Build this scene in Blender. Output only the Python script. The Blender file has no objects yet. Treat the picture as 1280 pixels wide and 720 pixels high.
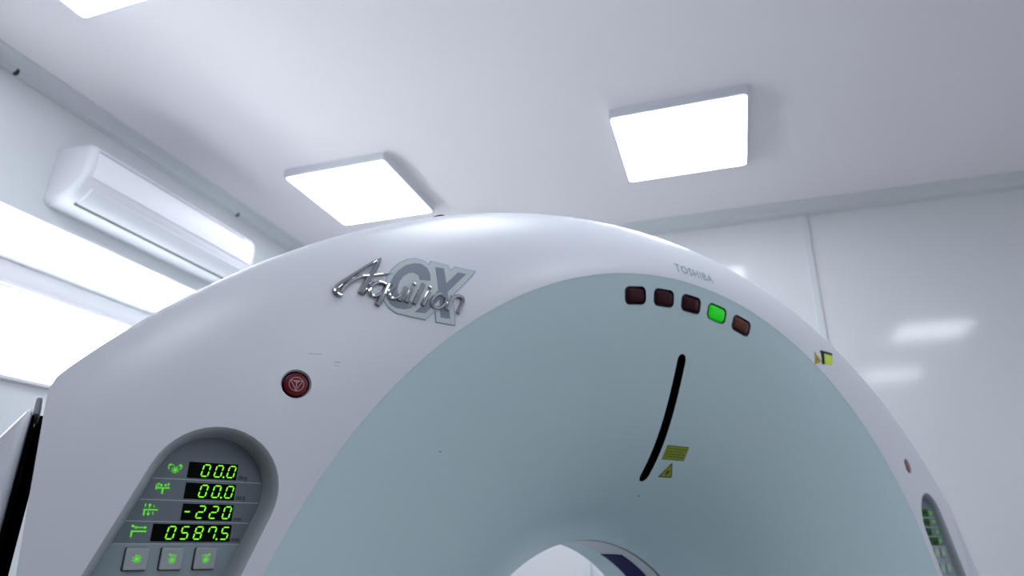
import bpy, bmesh, math, random
from mathutils import Vector, Matrix
from mathutils.geometry import delaunay_2d_cdt

random.seed(4)
PI = math.pi
scene = bpy.context.scene
COL = scene.collection
CAMZ = 1.29            # camera height above the floor

# ------------------------------------------------------------------ helpers
def link(o, parent=None):
    COL.objects.link(o)
    if parent is not None:
        o.parent = parent
    return o

def mesh_obj(name, verts, faces, mats, parent=None, smooth=False, mi=None, sharp=None):
    me = bpy.data.meshes.new(name)
    me.from_pydata([tuple(v) for v in verts], [], [tuple(f) for f in faces])
    if not isinstance(mats, (list, tuple)):
        mats = [mats]
    for m in mats:
        me.materials.append(m)
    if mi:
        for p, k in zip(me.polygons, mi):
            p.material_index = k
    bm = bmesh.new(); bm.from_mesh(me)
    bmesh.ops.remove_doubles(bm, verts=bm.verts, dist=1e-6)
    bm.to_mesh(me); bm.free()
    if smooth:
        for p in me.polygons:
            p.use_smooth = True
        if sharp:
            me.set_sharp_from_angle(angle=math.radians(sharp))
    me.update()
    return link(bpy.data.objects.new(name, me), parent)

class MB:
    """collects shapes that become ONE mesh object"""
    def __init__(self):
        self.v, self.f, self.m = [], [], []
    def add(self, verts, faces, mi=0):
        b = len(self.v)
        self.v += [Vector(p) for p in verts]
        self.f += [[i + b for i in f] for f in faces]
        self.m += [mi] * len(faces)
        return self
    def box(self, a, b, mi=0):
        x0, y0, z0 = a; x1, y1, z1 = b
        v = [(x0, y0, z0), (x1, y0, z0), (x1, y1, z0), (x0, y1, z0), (x0, y0, z1), (x1, y0, z1), (x1, y1, z1), (x0, y1, z1)]
        f = [(0, 3, 2, 1), (4, 5, 6, 7), (0, 1, 5, 4), (1, 2, 6, 5), (2, 3, 7, 6), (3, 0, 4, 7)]
        return self.add(v, f, mi)
    def prism(self, loop_a, loop_b, mi=0, caps=True):
        n = len(loop_a)
        v = list(loop_a) + list(loop_b)
        f = [(i, (i + 1) % n, n + (i + 1) % n, n + i) for i in range(n)]
        if caps:
            f += [tuple(range(n - 1, -1, -1)), tuple(range(n, 2 * n))]
        return self.add(v, f, mi)
    def build(self, name, mats, parent=None, smooth=False, sharp=None, bevel=0, seg=2):
        o = mesh_obj(name, self.v, self.f, mats, parent, smooth, self.m, sharp)
        bm = bmesh.new(); bm.from_mesh(o.data)
        bmesh.ops.recalc_face_normals(bm, faces=bm.faces)
        bm.to_mesh(o.data); bm.free()
        if bevel:
            md = o.modifiers.new('bevel', 'BEVEL'); md.width = bevel; md.segments = seg
            md.limit_method = 'ANGLE'; md.angle_limit = math.radians(40)
            for p in o.data.polygons:
                p.use_smooth = True
            md.harden_normals = True
        return o

def tag(o, label=None, cat=None, group=None, kind=None):
    if label: o['label'] = label
    if cat: o['category'] = cat
    if group: o['group'] = group
    if kind: o['kind'] = kind
    return o

def empty(name, loc, rz=0.0):
    o = bpy.data.objects.new(name, None)
    o.location = loc; o.rotation_euler = (0, 0, rz)
    o.empty_display_size = 0.1
    return link(o)

# ------------------------------------------------------------------ materials
def mat(name, col, rough=0.5, metal=0.0, coat=0.0, emit=None, estr=0.0, noise=0.0, nscale=8.0, bump=0.0, bscale=300.0, spec=0.5):
    m = bpy.data.materials.new(name); m.use_nodes = True
    nt = m.node_tree; b = nt.nodes['Principled BSDF']
    b.inputs['Base Color'].default_value = (*col, 1)
    b.inputs['Roughness'].default_value = rough
    b.inputs['Metallic'].default_value = metal
    b.inputs['Coat Weight'].default_value = coat
    b.inputs['Coat Roughness'].default_value = 0.08
    b.inputs['Specular IOR Level'].default_value = spec
    if emit:
        b.inputs['Emission Color'].default_value = (*emit, 1)
        b.inputs['Emission Strength'].default_value = estr
    if noise or bump:
        tc = nt.nodes.new('ShaderNodeTexCoord')
    if noise:
        n = nt.nodes.new('ShaderNodeTexNoise'); n.inputs['Scale'].default_value = nscale
        n.inputs['Detail'].default_value = 4
        nt.links.new(tc.outputs['Object'], n.inputs['Vector'])
        r = nt.nodes.new('ShaderNodeValToRGB')
        r.color_ramp.elements[0].position = 0.3; r.color_ramp.elements[1].position = 0.7
        r.color_ramp.elements[0].color = (*[c * (1 - noise) for c in col], 1)
        r.color_ramp.elements[1].color = (*[min(1, c * (1 + noise)) for c in col], 1)
        nt.links.new(n.outputs['Fac'], r.inputs['Fac'])
        nt.links.new(r.outputs['Color'], b.inputs['Base Color'])
    if bump:
        n2 = nt.nodes.new('ShaderNodeTexNoise'); n2.inputs['Scale'].default_value = bscale
        nt.links.new(tc.outputs['Object'], n2.inputs['Vector'])
        bp = nt.nodes.new('ShaderNodeBump'); bp.inputs['Strength'].default_value = bump
        bp.inputs['Distance'].default_value = 0.001
        nt.links.new(n2.outputs['Fac'], bp.inputs['Height'])
        nt.links.new(bp.outputs['Normal'], b.inputs['Normal'])
    return m

M = {}
M['shell'] = mat('white_shell_plastic', (0.76, 0.785, 0.83), 0.32, noise=0.008, nscale=3, bump=0.02, bscale=500)
M['teal'] = mat('teal_shell_plastic', (0.625, 0.78, 0.80), 0.36, noise=0.01, nscale=3, bump=0.02, bscale=500)
M['panel_dark'] = mat('panel_grey_film', (0.17, 0.205, 0.235), 0.45, noise=0.01)
M['panel_light'] = mat('panel_pale_film', (0.30, 0.37, 0.40), 0.45, noise=0.01)
M['lip'] = mat('panel_recess_plastic', (0.40, 0.43, 0.46), 0.42, noise=0.01)
M['black'] = mat('black_plastic', (0.006, 0.006, 0.008), 0.45, noise=0.1)
M['matte_black'] = mat('matte_black_rubber', (0.002, 0.002, 0.003), 0.9, noise=0.1, spec=0.05)
M['display'] = mat('display_black_glass', (0.002, 0.0025, 0.002), 0.4, noise=0.1, spec=0.06)
M['green'] = mat('green_led', (0.05, 0.2, 0.01), 0.4, emit=(0.24, 1.0, 0.012), estr=1.05)
M['green_angle_dim'] = mat('green_led_angle_dimmed', (0.03, 0.12, 0.01), 0.4, emit=(0.06, 0.55, 0.01), estr=0.30)  # same LEDs, dimming at a grazing view put into the glow
M['green_icon'] = mat('green_led_pictogram', (0.05, 0.2, 0.01), 0.4, emit=(0.12, 0.85, 0.02), estr=0.75)
M['print'] = mat('dark_print', (0.01, 0.012, 0.015), 0.6, noise=0.05, spec=0.2)
M['line'] = mat('pale_print_line', (0.55, 0.60, 0.64), 0.5, noise=0.02)
M['key'] = mat('silver_key', (0.40, 0.43, 0.45), 0.45, noise=0.02)
M['red_lens'] = mat('dark_red_lens', (0.040, 0.006, 0.011), 0.25, coat=0.04, noise=0.05, spec=0.12)
M['amber_lens'] = mat('brown_amber_lens', (0.11, 0.024, 0.011), 0.25, coat=0.1, noise=0.05, spec=0.3)
M['green_lens'] = mat('lit_green_lens', (0.01, 0.25, 0.008), 0.2, coat=0.3, emit=(0.002, 0.75, 0.004), estr=0.5, spec=0.3)
M['bezel'] = mat('black_bezel', (0.010, 0.008, 0.014), 0.3, noise=0.05)
M['stop_red'] = mat('stop_button_red', (0.13, 0.003, 0.008), 0.3, coat=0.1, noise=0.03, spec=0.3)
M['stop_mark'] = mat('stop_button_marking', (0.62, 0.32, 0.36), 0.5, noise=0.02)
M['chrome'] = mat('badge_chrome', (0.52, 0.54, 0.57), 0.08, metal=1.0, noise=0.01)
M['plate'] = mat('badge_pale_plate', (0.56, 0.62, 0.63), 0.4, noise=0.01)
M['plate_rim'] = mat('badge_blue_rim', (0.34, 0.38, 0.55), 0.4, noise=0.01)
M['badge_grey'] = mat('badge_grey_letter', (0.235, 0.27, 0.33), 0.4, noise=0.01)
M['brand'] = mat('brand_grey_print', (0.30, 0.37, 0.42), 0.5, noise=0.01)
M['sticker'] = mat('yellow_green_sticker', (0.34, 0.40, 0.02), 0.45, noise=0.04, nscale=40)
M['sticker_pale'] = mat('pale_yellow_green_sticker', (0.60, 0.78, 0.06), 0.45, noise=0.04, nscale=40)  # paler yellow green of the rim sticker
M['sticker_print'] = mat('sticker_dark_print', (0.05, 0.06, 0.005), 0.5, noise=0.05)
M['liner'] = mat('bore_liner_grey', (0.62, 0.64, 0.67), 0.3, noise=0.01)
M['navy'] = mat('navy_scan_window', (0.010, 0.012, 0.085), 0.5, noise=0.03, spec=0.1)
M['dark_gap'] = mat('dark_green_gap', (0.02, 0.05, 0.045), 0.5, noise=0.05)
M['scuff'] = mat('grey_scuff', (0.34, 0.39, 0.45), 0.6, noise=0.1, nscale=200)
M['wall'] = mat('glossy_white_wall_panel', (0.76, 0.775, 0.785), 0.10, noise=0.006, nscale=1.5, spec=0.5)
M['wall_left'] = mat('satin_white_wall_panel', (0.74, 0.76, 0.77), 0.25, noise=0.006, nscale=1.5)
M['wall_far'] = mat('dark_grey_wall', (0.07, 0.072, 0.075), 0.5, noise=0.01)
M['ceiling'] = mat('matt_white_ceiling', (0.88, 0.845, 0.865), 0.7, noise=0.006, nscale=1.5)
M['floor'] = mat('grey_vinyl_floor', (0.29, 0.285, 0.295), 0.35, noise=0.03, nscale=20)
M['trim'] = mat('white_plastic_trim', (0.70, 0.73, 0.74), 0.4, noise=0.006)
M['reveal'] = mat('white_window_reveal', (0.84, 0.84, 0.86), 0.5, noise=0.01)
M['frame'] = mat('white_window_frame', (0.55, 0.535, 0.57), 0.35, noise=0.006)
M['ac'] = mat('white_ac_plastic', (0.82, 0.825, 0.86), 0.45, noise=0.006)
M['ac_groove'] = mat('grey_ac_groove', (0.38, 0.39, 0.44), 0.5, noise=0.01)
M['lamp_frame'] = mat('white_lamp_frame', (0.74, 0.755, 0.79), 0.4, noise=0.006)
M['lamp'] = mat('lamp_diffuser', (0.9, 0.9, 0.9), 0.5, emit=(0.90, 0.95, 1.05), estr=10.2)
# thin window glass: mostly clear with a little mirror reflection
g = bpy.data.materials.new('clear_window_glass'); g.use_nodes = True
nt = g.node_tree; nt.nodes.clear()
out = nt.nodes.new('ShaderNodeOutputMaterial'); mx = nt.nodes.new('ShaderNodeMixShader')
tr = nt.nodes.new('ShaderNodeBsdfTransparent'); gl = nt.nodes.new('ShaderNodeBsdfGlossy')
gl.inputs['Roughness'].default_value = 0.02
tr.inputs['Color'].default_value = (0.97, 0.985, 0.98, 1)
mx.inputs['Fac'].default_value = 0.06
nt.links.new(tr.outputs[0], mx.inputs[1]); nt.links.new(gl.outputs[0], mx.inputs[2]); nt.links.new(mx.outputs[0], out.inputs[0])
M['glass'] = g

# ------------------------------------------------------------------ room
XL, XR, YB, YF = -2.75, 2.85, 3.86, -4.2
ZC = CAMZ + 1.8227 + 0.045      # ceiling
WT = 0.55                        # thickness of the window wall
WY0, WY1, WZ0, WZ1 = 0.55, 3.02, CAMZ + 0.57, CAMZ + 1.264

def S(o): return tag(o, kind='structure')
S(MB().box((XL - WT, YF - 0.2, -0.15), (XR + 0.2, YB + 0.2, 0)).build('floor', M['floor']))
S(MB().box((XL - WT, YF - 0.2, ZC), (XR + 0.2, YB + 0.2, ZC + 0.15)).build('ceiling', M['ceiling']))
S(MB().box((XL, YB, 0), (XR + 0.2, YB + 0.2, ZC)).build('wall_back', M['wall']))
S(MB().box((XL, YF - 0.2, 0), (XR + 0.2, YF, ZC)).build('wall_front', M['wall_far']))
S(MB().box((XR, YF, 0), (XR + 0.2, YB, ZC)).build('wall_right', M['wall']))
w = MB()
w.box((XL - WT, YF - 0.2, 0), (XL, WY0, ZC)); w.box((XL - WT, WY1, 0), (XL, YB + 0.2, ZC))
w.box((XL - WT, WY0, 0), (XL, WY1, WZ0))
# head of the recess slopes down a little towards the glass
v = [(XL, WY0, WZ1), (XL, WY1, WZ1), (XL - WT, WY1, WZ1 - 0.035), (XL - WT, WY0, WZ1 - 0.035)]
v += [(p[0], p[1], ZC) for p in v]
w.add(v, [(0, 1, 2, 3), (7, 6, 5, 4), (0, 4, 5, 1), (1, 5, 6, 2), (2, 6, 7, 3), (3, 7, 4, 0)])
S(w.build('wall_left', M['wall_left']))

# window in the recess
FX0, FX1 = XL - WT + 0.0, XL - WT + 0.07
wn = empty('window_1', (FX0, (WY0 + WY1) / 2, WZ0)); S(wn)
def wl(a, b): # world box -> local of the window empty
    o = Vector(wn.location)
    return tuple(Vector(a) - o), tuple(Vector(b) - o)
f = MB()
HT = WZ1 - 0.035
for a, b in (((FX0, WY0, HT - 0.105), (FX1, WY1, HT)), ((FX0, WY0, WZ0), (FX1, WY1, WZ0 + 0.08)),
             ((FX0, WY0, WZ0 + 0.08), (FX1, WY0 + 0.08, HT - 0.105)), ((FX0, WY1 - 0.08, WZ0 + 0.08), (FX1, WY1, HT - 0.105)),
             ((FX0, WY0 + 0.80, WZ0 + 0.08), (FX1, WY0 + 0.88, HT - 0.105))):
    f.box(*wl(a, b))
f.build('window_frame', M['frame'], wn, bevel=0.006)
f = MB(); f.box(*wl((FX1, WY0 + 0.02, HT - 0.122), (FX1 + 0.012, WY1 - 0.02, HT - 0.098)))
f.build('glazing_bead', M['frame'], wn, bevel=0.003)
for y0, y1 in ((WY0 + 0.08, WY0 + 0.80), (WY0 + 0.88, WY1 - 0.08)):
    MB().box(*wl((FX0 + 0.030, y0, WZ0 + 0.08), (FX0 + 0.036, y1, HT - 0.105))).build('pane', M['glass'], wn)
MB().box(*wl((FX1, WY0 + 0.003, WZ0 + 0.0005), (XL + 0.02, WY1 - 0.003, WZ0 + 0.02))).build('window_sill', M['reveal'], wn, bevel=0.004)

# cornices: a stepped cove strip between wall and ceiling
def cornice_profile():
    pts = [(0.0, -0.050), (0.012, -0.050), (0.012, -0.043), (0.024, -0.041), (0.028, -0.036)]
    for k in range(7):
        a = k / 6 * PI / 2
        pts.append((0.028 + 0.062 * (1 - math.cos(a)), -0.036 + 0.028 * math.sin(a)))
    pts += [(0.100, -0.008), (0.100, 0.0), (0.0, 0.0)]
    return pts
def cornice(name, to_world, length0, length1):
    pr = cornice_profile()
    m_ = MB().prism([to_world(d, length0, z) for d, z in pr], [to_world(d, length1, z) for d, z in pr])
    S(m_.build(name, M['trim'], smooth=True, sharp=35))
cornice('trim_1', lambda d, t, z: (XL + d, t, ZC + z), YF, YB)
cornice('trim_2', lambda d, t, z: (t, YB - d * 1.25, ZC + z), XL, XR)
cornice('trim_3', lambda d, t, z: (XR - d, t, ZC + z), YF, YB)
cornice('trim_4', lambda d, t, z: (t, YF + d, ZC + z), XL, XR)

# vertical cover strips over the wall panel joints
def strip(name, a, b):
    S(MB().box(a, b).build(name, M['trim'], bevel=0.004))
n_ = 5
for x in (-2.20, -0.83, 0.547, 1.925):
    strip('trim_%d' % n_, (x - 0.021, YB - 0.010, 0.1), (x + 0.021, YB, ZC - 0.05)); n_ += 1
for y in (-1.36, 0.06, 1.435):
    z1 = ZC - 0.062
    z0 = 0.1
    strip('trim_%d' % n_, (XL, y - 0.017, WZ1 + 0.02 if WY0 < y < WY1 else z0), (XL + 0.006, y + 0.017, z1)); n_ += 1
# dark open joint ends just under the left cornice
for y in (1.475, 2.845):
    S(MB().box((XL + 0.010, y - 0.006, ZC - 0.0515), (XL + 0.031, y + 0.006, ZC - 0.022)).build('trim_%d' % n_, M['dark_gap'])); n_ += 1
for nm, a, b in (('baseboard_back', (XL, YB - 0.015, 0), (XR, YB, 0.1)), ('baseboard_left', (XL, YF, 0), (XL + 0.015, YB, 0.1)),
                 ('baseboard_right', (XR - 0.015, YF, 0), (XR, YB, 0.1)), ('baseboard_front', (XL, YF, 0), (XR, YF + 0.015, 0.1))):
    S(MB().box(a, b).build(nm, M['trim'], bevel=0.003))

# ------------------------------------------------------------------ ceiling lamps
def rounded_rect(hx, hy, r, n=5):
    pts = []
    for cx, cy, a0 in ((hx - r, hy - r, 0), (-hx + r, hy - r, 90), (-hx + r, -hy + r, 180), (hx - r, -hy + r, 270)):
        for k in range(n + 1):
            a = math.radians(a0 + 90 * k / n)
            pts.append((cx + r * math.cos(a), cy + r * math.sin(a)))
    return pts
def ceiling_lamp(x, y, label):
    e = empty('ceiling_light', (x, y, ZC))
    tag(e, label, 'ceiling light', 'square ceiling light panels')
    h = 0.045
    outer = rounded_rect(0.312, 0.312, 0.012); inner = rounded_rect(0.300, 0.300, 0.016)
    m_ = MB(); n = len(outer)
    lv = [[(px, py, 0) for px, py in outer], [(px, py, -h + 0.003) for px, py in outer],
          [(px * 0.992, py * 0.992, -h) for px, py in outer], [(px, py, -h) for px, py in inner], [(px, py, -h + 0.004) for px, py in inner]]
    for a, b in zip(lv[:-1], lv[1:]):
        m_.prism(a, b, caps=False)
    m_.build('frame', M['lamp_frame'], e)
    MB().prism([(px, py, -h + 0.006) for px, py in inner], [(px * 0.999, py * 0.999, -h + 0.0025) for px, py in inner]).build('diffuser', M['lamp'], e)
    return e
LX, LY = (-1.868, -0.080, 1.86), (2.857, 1.025, -0.81)
LAMPS = ((0, 0), (1, 0), (0, 1), (1, 1), (2, 1), (1, 2), (2, 2))
names = {
    (0, 0): 'square white ceiling light glowing above the scanner, beside the air conditioner',
    (1, 0): 'square white ceiling light glowing above the scanner, nearest the back wall seam',
    (0, 1): 'square white ceiling light cut off by the top left corner of the photo',
    (1, 1): 'added unseen ceiling light over the scanner, put in to brighten its front',  # unseen lamp, added to light the scanner front
    (1, 2): 'added unseen ceiling light behind the viewer, put in to brighten the scanner front',  # another unseen lamp, added for light on the scanner front
    (2, 1): 'square ceiling light seen only as the upper blurred reflection in the back wall',
    (2, 2): 'square ceiling light seen only as the lower blurred reflection in the back wall'}
for i, j in LAMPS:
    ceiling_lamp(LX[i], LY[j], names[(i, j)])

# ------------------------------------------------------------------ air conditioner on the left wall
ac = empty('air_conditioner', (XL, 2.29, CAMZ + 1.34))
tag(ac, 'white wall mounted split air conditioner above the window on the left wall', 'air conditioner')
AL = 0.545   # half length
prof = [(0.0, 0.0), (0.06, 0.003), (0.120, 0.016), (0.165, 0.042), (0.200, 0.080), (0.213, 0.105), (0.219, 0.150), (0.219, 0.215), (0.213, 0.245),
        (0.196, 0.268), (0.165, 0.282), (0.10, 0.288), (0.0, 0.288)]
secs = []
for k in range(9):
    a = k / 8 * PI / 2
    secs.append((-AL + 0.035 * (1 - math.sin(a)), 0.035 * (1 - math.cos(a)) * -1))
ysec = [(-AL, 0.024), (-AL + 0.004, 0.014), (-AL + 0.011, 0.006), (-AL + 0.024, 0.0)]
ysec = ysec + [(-y, i) for y, i in reversed(ysec)]
m_ = MB(); loops = []
for y, ins in ysec:
    lp = []
    for d, z in prof:
        cz = 0.144
        lp.append((max(0, d - ins) if d > 0 else 0, y, cz + (z - cz) * (1 - ins / 0.16)))
    loops.append(lp)
for a, b in zip(loops[:-1], loops[1:]):
    m_.prism(a, b, caps=False)
n = len(prof)
m_.add(loops[0], [tuple(range(n))]); m_.add(loops[-1], [tuple(range(n - 1, -1, -1))])
m_.build('body', M['ac'], ac, smooth=True, sharp=50)
# front panel: a thin curved slab over the front
fp = [(0.213, 0.108), (0.219, 0.150), (0.219, 0.215), (0.214, 0.238)]
o_ = [(d + 0.006, z) for d, z in fp]
pa = [(d, z) for d, z in fp] + [(d, z) for d, z in reversed(o_)]
MB().prism([(d, -AL + 0.028, z) for d, z in pa], [(d, AL - 0.028, z) for d, z in pa]).build('front_panel', M['ac'], ac, smooth=True, sharp=50, bevel=0.003)
MB().box((0.212, -AL + 0.035, 0.2395), (0.2185, AL - 0.11, 0.2445)).build('panel_seam', M['ac_groove'], ac)
# louver flap below the front and the dark outlet slot at its back edge
lv = [(0.124, 0.0150), (0.163, 0.0375), (0.196, 0.0720), (0.203, 0.0660), (0.168, 0.0290), (0.128, 0.0090)]
MB().prism([(d, -AL + 0.058, z) for d, z in lv], [(d, AL - 0.058, z) for d, z in lv]).build('louver', M['ac'], ac, smooth=True, sharp=50)
MB().box((0.110, -AL + 0.058, 0.006), (0.121, AL - 0.058, 0.018)).build('outlet_slot', M['black'], ac)

# ------------------------------------------------------------------ the scanner
GX, GY, GROT = -0.04297, 1.31465, 0.928035
ISO = CAMZ - 0.36357          # bore axis height
gan = empty('ct_scanner', (GX, GY, 0), GROT)
tag(gan, 'white CT scanner with teal bore funnel, chrome badge and green displays', 'medical scanner')
def L(x, y, z): return Vector((x, y, z + ISO))

RT = 0.859
A_, B_, NE, S0, DE, PP = 1.233, 0.989, 1.98, -0.046, 0.081, 1.5
def r_ell(th):
    b = B_ if math.sin(th) >= 0 else 1.30
    return (abs(math.cos(th) / A_) ** NE + abs(math.sin(th) / b) ** NE) ** (-1 / NE)
def x_cut(z):
    z = min(max(z, 0.31), 0.6)
    return 1.0267 + (z - 0.32) * 0.078
ZLOW = -0.885
def r_out(th):
    re = r_ell(th); r = re
    for _ in range(3):
        c = abs(math.cos(th)) + 1e-9; s = max(-math.sin(th), 1e-9)
        k = 260.0
        base = [re, x_cut(r * math.sin(th)) / c, -ZLOW / s]
        mn = min(base)
        r = mn * sum((b / mn) ** -k for b in base) ** (-1 / k)
    return r
def ysh(x, z):
    r = math.hypot(x, z); th = math.atan2(z, x)
    w = r_ell(th) - RT
    u = min(max((r - RT) / w, 0), 1)
    return S0 * u * w + DE * (1 - (1 - u ** PP) ** (1 / PP))
FC = (0.14010124, 1.6604429, -5.55947113, 8.98252352)
def yf_r(r):
    t = 0.8588 - r
    return FC[0] * t + FC[1] * t * t + FC[2] * t ** 3 + FC[3] * t ** 4
def yfu(x, z): return yf_r(math.hypot(x, z))

def inside(p, loop):
    x, y = p; c = False; n = len(loop)
    for i in range(n):
        x0, y0 = loop[i]; x1, y1 = loop[i - 1]
        if (y0 > y) != (y1 > y) and x < (x1 - x0) * (y - y0) / (y1 - y0) + x0:
            c = not c
    return c
def seg_dist(p, loop):
    best = 9
    for i in range(len(loop)):
        ax, ay = loop[i - 1]; bx, by = loop[i]
        dx, dy = bx - ax, by - ay; l2 = dx * dx + dy * dy
        t = 0 if l2 == 0 else min(1, max(0, ((p[0] - ax) * dx + (p[1] - ay) * dy) / l2))
        best = min(best, math.hypot(p[0] - ax - t * dx, p[1] - ay - t * dy))
    return best
def fill(outer, holes, pts, inner=None, guard=0.004):
    """triangulate the region inside 'outer' minus the holes; returns 2-D verts and faces"""
    vs, es = [], []
    loops = [outer] + list(holes)
    for lp in loops:
        b = len(vs); vs += [Vector(p) for p in lp]
        es += [(b + i, b + (i + 1) % len(lp)) for i in range(len(lp))]
    hb = [(min(p[0] for p in h) - guard, max(p[0] for p in h) + guard, min(p[1] for p in h) - guard, max(p[1] for p in h) + guard, h) for h in holes]
    for p in pts:
        bad = False
        for x0, x1, z0, z1, h in hb:
            if x0 < p[0] < x1 and z0 < p[1] < z1 and (inside(p, h) or seg_dist(p, h) < guard):
                bad = True; break
        if not bad:
            vs.append(Vector(p))
    v, e, f, *_ = delaunay_2d_cdt(vs, es, [], 0, 1e-7)
    out = []
    for t in f:
        c = (sum(v[i].x for i in t) / len(t), sum(v[i].y for i in t) / len(t))
        if not inside(c, outer): continue
        if any(x0 < c[0] < x1 and z0 < c[1] < z1 and inside(c, h) for x0, x1, z0, z1, h in hb): continue
        out.append(list(t))
    return v, out

def circle(cx, cz, r, n=40): return [(cx + r * math.cos(2 * PI * k / n), cz + r * math.sin(2 * PI * k / n)) for k in range(n)]
def capsule(p, q, r, n=20):
    a = math.atan2(q[1] - p[1], q[0] - p[0]); pts = []
    for k in range(n + 1):
        t = a + PI / 2 + PI * k / n
        pts.append((p[0] + r * math.cos(t), p[1] + r * math.sin(t)))
    m = 14
    def mid(s, e): return [(s[0] + (e[0] - s[0]) * k / m, s[1] + (e[1] - s[1]) * k / m) for k in range(1, m)]
    q_arc = []
    for k in range(n + 1):
        t = a - PI / 2 + PI * k / n
        q_arc.append((q[0] + r * math.cos(t), q[1] + r * math.sin(t)))
    return pts + mid(pts[-1], q_arc[0]) + q_arc + mid(q_arc[-1], pts[0])

# --- control panel capsule (left one; the right one is its mirror image)
PC = (-0.8635, 0.4105); PAX = (-0.353, -0.936); PLEN = 0.30
PQ = (PC[0] + PAX[0] * PLEN, PC[1] + PAX[1] * PLEN)
def mir(loop): return [(-x, z) for x, z in reversed(loop)]
lip_l, in_l = capsule(PC, PQ, 0.0715), capsule(PC, PQ, 0.0612)
BTN = (0.7855, 0.5435)
R_BTN = 0.0192
holes_shell = [lip_l, mir(lip_l), circle(-BTN[0], BTN[1], R_BTN), circle(BTN[0], BTN[1], R_BTN)]

# --- front cover
NT = 480
ths = [2 * PI * k / NT for k in range(NT)]
outer = []
for t in ths:
    r = r_out(t); outer.append((r * math.cos(t), r * math.sin(t)))
teal_loop = [(RT * math.cos(t), RT * math.sin(t)) for t in ths]
us = [0.04, 0.1, 0.17, 0.24, 0.31, 0.38, 0.45, 0.52, 0.59, 0.66, 0.73, 0.79, 0.84, 0.88, 0.915, 0.945, 0.968, 0.984, 0.994]
pts = []
for k, t in enumerate(ths):
    ro = r_out(t)
    for j, u in enumerate(us):
        if ro - RT < 0.06 and j % 2: continue
        if (k + j) % 2: continue
        r = RT + u * (ro - RT)
        pts.append((r * math.cos(t), r * math.sin(t)))
holes_cut = holes_shell + [teal_loop]
v2, f2 = fill(outer, holes_cut, pts)
m_ = MB()
m_.add([L(p.x, ysh(p.x, p.y), p.y) for p in v2], f2)
# side wall going back from the rim, and the turned-in inner edge
YW = 0.455
n = NT
ring0 = [L(x, ysh(x, z), z) for x, z in outer]
def insetp(x, z, d):
    r = math.hypot(x, z); k = (r - d) / r
    return x * k, z * k
ring1 = [L(x, max(ysh(x, z) + 0.02, 0.09), z) for x, z in outer]
ring2 = [L(*(lambda q: (q[0], YW, q[1]))(insetp(x, z, 0.012))) for x, z in outer]
m_.prism(ring0, ring1, caps=False); m_.prism(ring1, ring2, caps=False)
e0 = [L(x, ysh(x, z), z) for x, z in teal_loop]; e1 = [L(x * 0.9999, 0.014, z * 0.9999) for x, z in teal_loop]
m_.prism(e0, e1, caps=False)
front = m_.build('front_cover', M['shell'], gan, smooth=True, sharp=38)

# --- rear cover
m_ = MB()
rr = [L(*(lambda q: (q[0], YW + 0.004, q[1]))(insetp(x, z, 0.012))) for x, z in outer]
rr2 = [L(*(lambda q: (q[0], 0.82, q[1]))(insetp(x, z, 0.03))) for x, z in outer]
rr3 = [L(*(lambda q: (q[0], 0.88, q[1]))(insetp(x, z, 0.10))) for x, z in outer]
m_.prism(rr, rr2, caps=False); m_.prism(rr2, rr3, caps=False)
prev = rr3
for R, y in ((0.74, 0.90), (0.70, 0.885), (0.62, 0.825), (0.54, 0.755), (0.46, 0.68), (0.40, 0.60), (0.365, 0.562), (0.362, 0.556)):
    cur = [L(R * math.cos(t), y, R * math.sin(t)) for t in ths]
    m_.prism(prev, cur, caps=False); prev = cur
m_.build('rear_cover', M['shell'], gan, smooth=True, sharp=38)

# --- teal bore funnel with openings for the lamps and the laser slot
IND_R, IND_A = 0.8180, 0.0991
def ind_loop(k, hx, hz, r, n=5):
    a = PI / 2 - k * IND_A
    cx, cz = IND_R * math.cos(a), IND_R * math.sin(a)
    tx, tz = math.sin(a), -math.cos(a); nx, nz = math.cos(a), math.sin(a)
    return [(cx + px * tx + pz * nx, cz + px * tz + pz * nz) for px, pz in rounded_rect(hx, hz, r, n)]
slot_loop = capsule((0, 0.7065), (0, 0.4870), 0.0122, 10)
holes_f = [ind_loop(k, 0.0290, 0.0172, 0.0115) for k in range(-2, 3)] + [slot_loop]
RB = 0.360
bore_loop = [(RB * math.cos(t), RB * math.sin(t)) for t in ths[::2]]
f_out = [(RT * 0.9998 * math.cos(t), RT * 0.9998 * math.sin(t)) for t in ths]
pts = []
rs = [0.363 + (0.850 - 0.363) * (k / 44) ** 0.92 for k in range(45)]
for k, t in enumerate(ths):
    for j, r in enumerate(rs):
        if (k + j) % 2: continue
        pts.append((r * math.cos(t), r * math.sin(t)))
def yoff(x, z): return 0.0015 - 0.0010 * min(1, max(0, (math.hypot(x, z) - 0.846) / 0.012))
v2, f2 = fill(f_out, holes_f + [bore_loop], pts, guard=0.003)
m_ = MB()
m_.add([L(p.x, yfu(p.x, p.y) + yoff(p.x, p.y), p.y) for p in v2], f2)
e0 = [L(x, yfu(x, z) + yoff(x, z), z) for x, z in f_out]; e1 = [L(x, 0.03, z) for x, z in f_out]
m_.prism(e0, e1, caps=False)
yb = yf_r(RB) + 0.0015
e0 = [L(x, yb, z) for x, z in bore_loop]; e1 = [L(x, yb + 0.006, z) for x, z in bore_loop]
m_.prism(e0, e1, caps=False)
m_.build('bore_funnel', M['teal'], gan, smooth=True, sharp=38)

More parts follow.
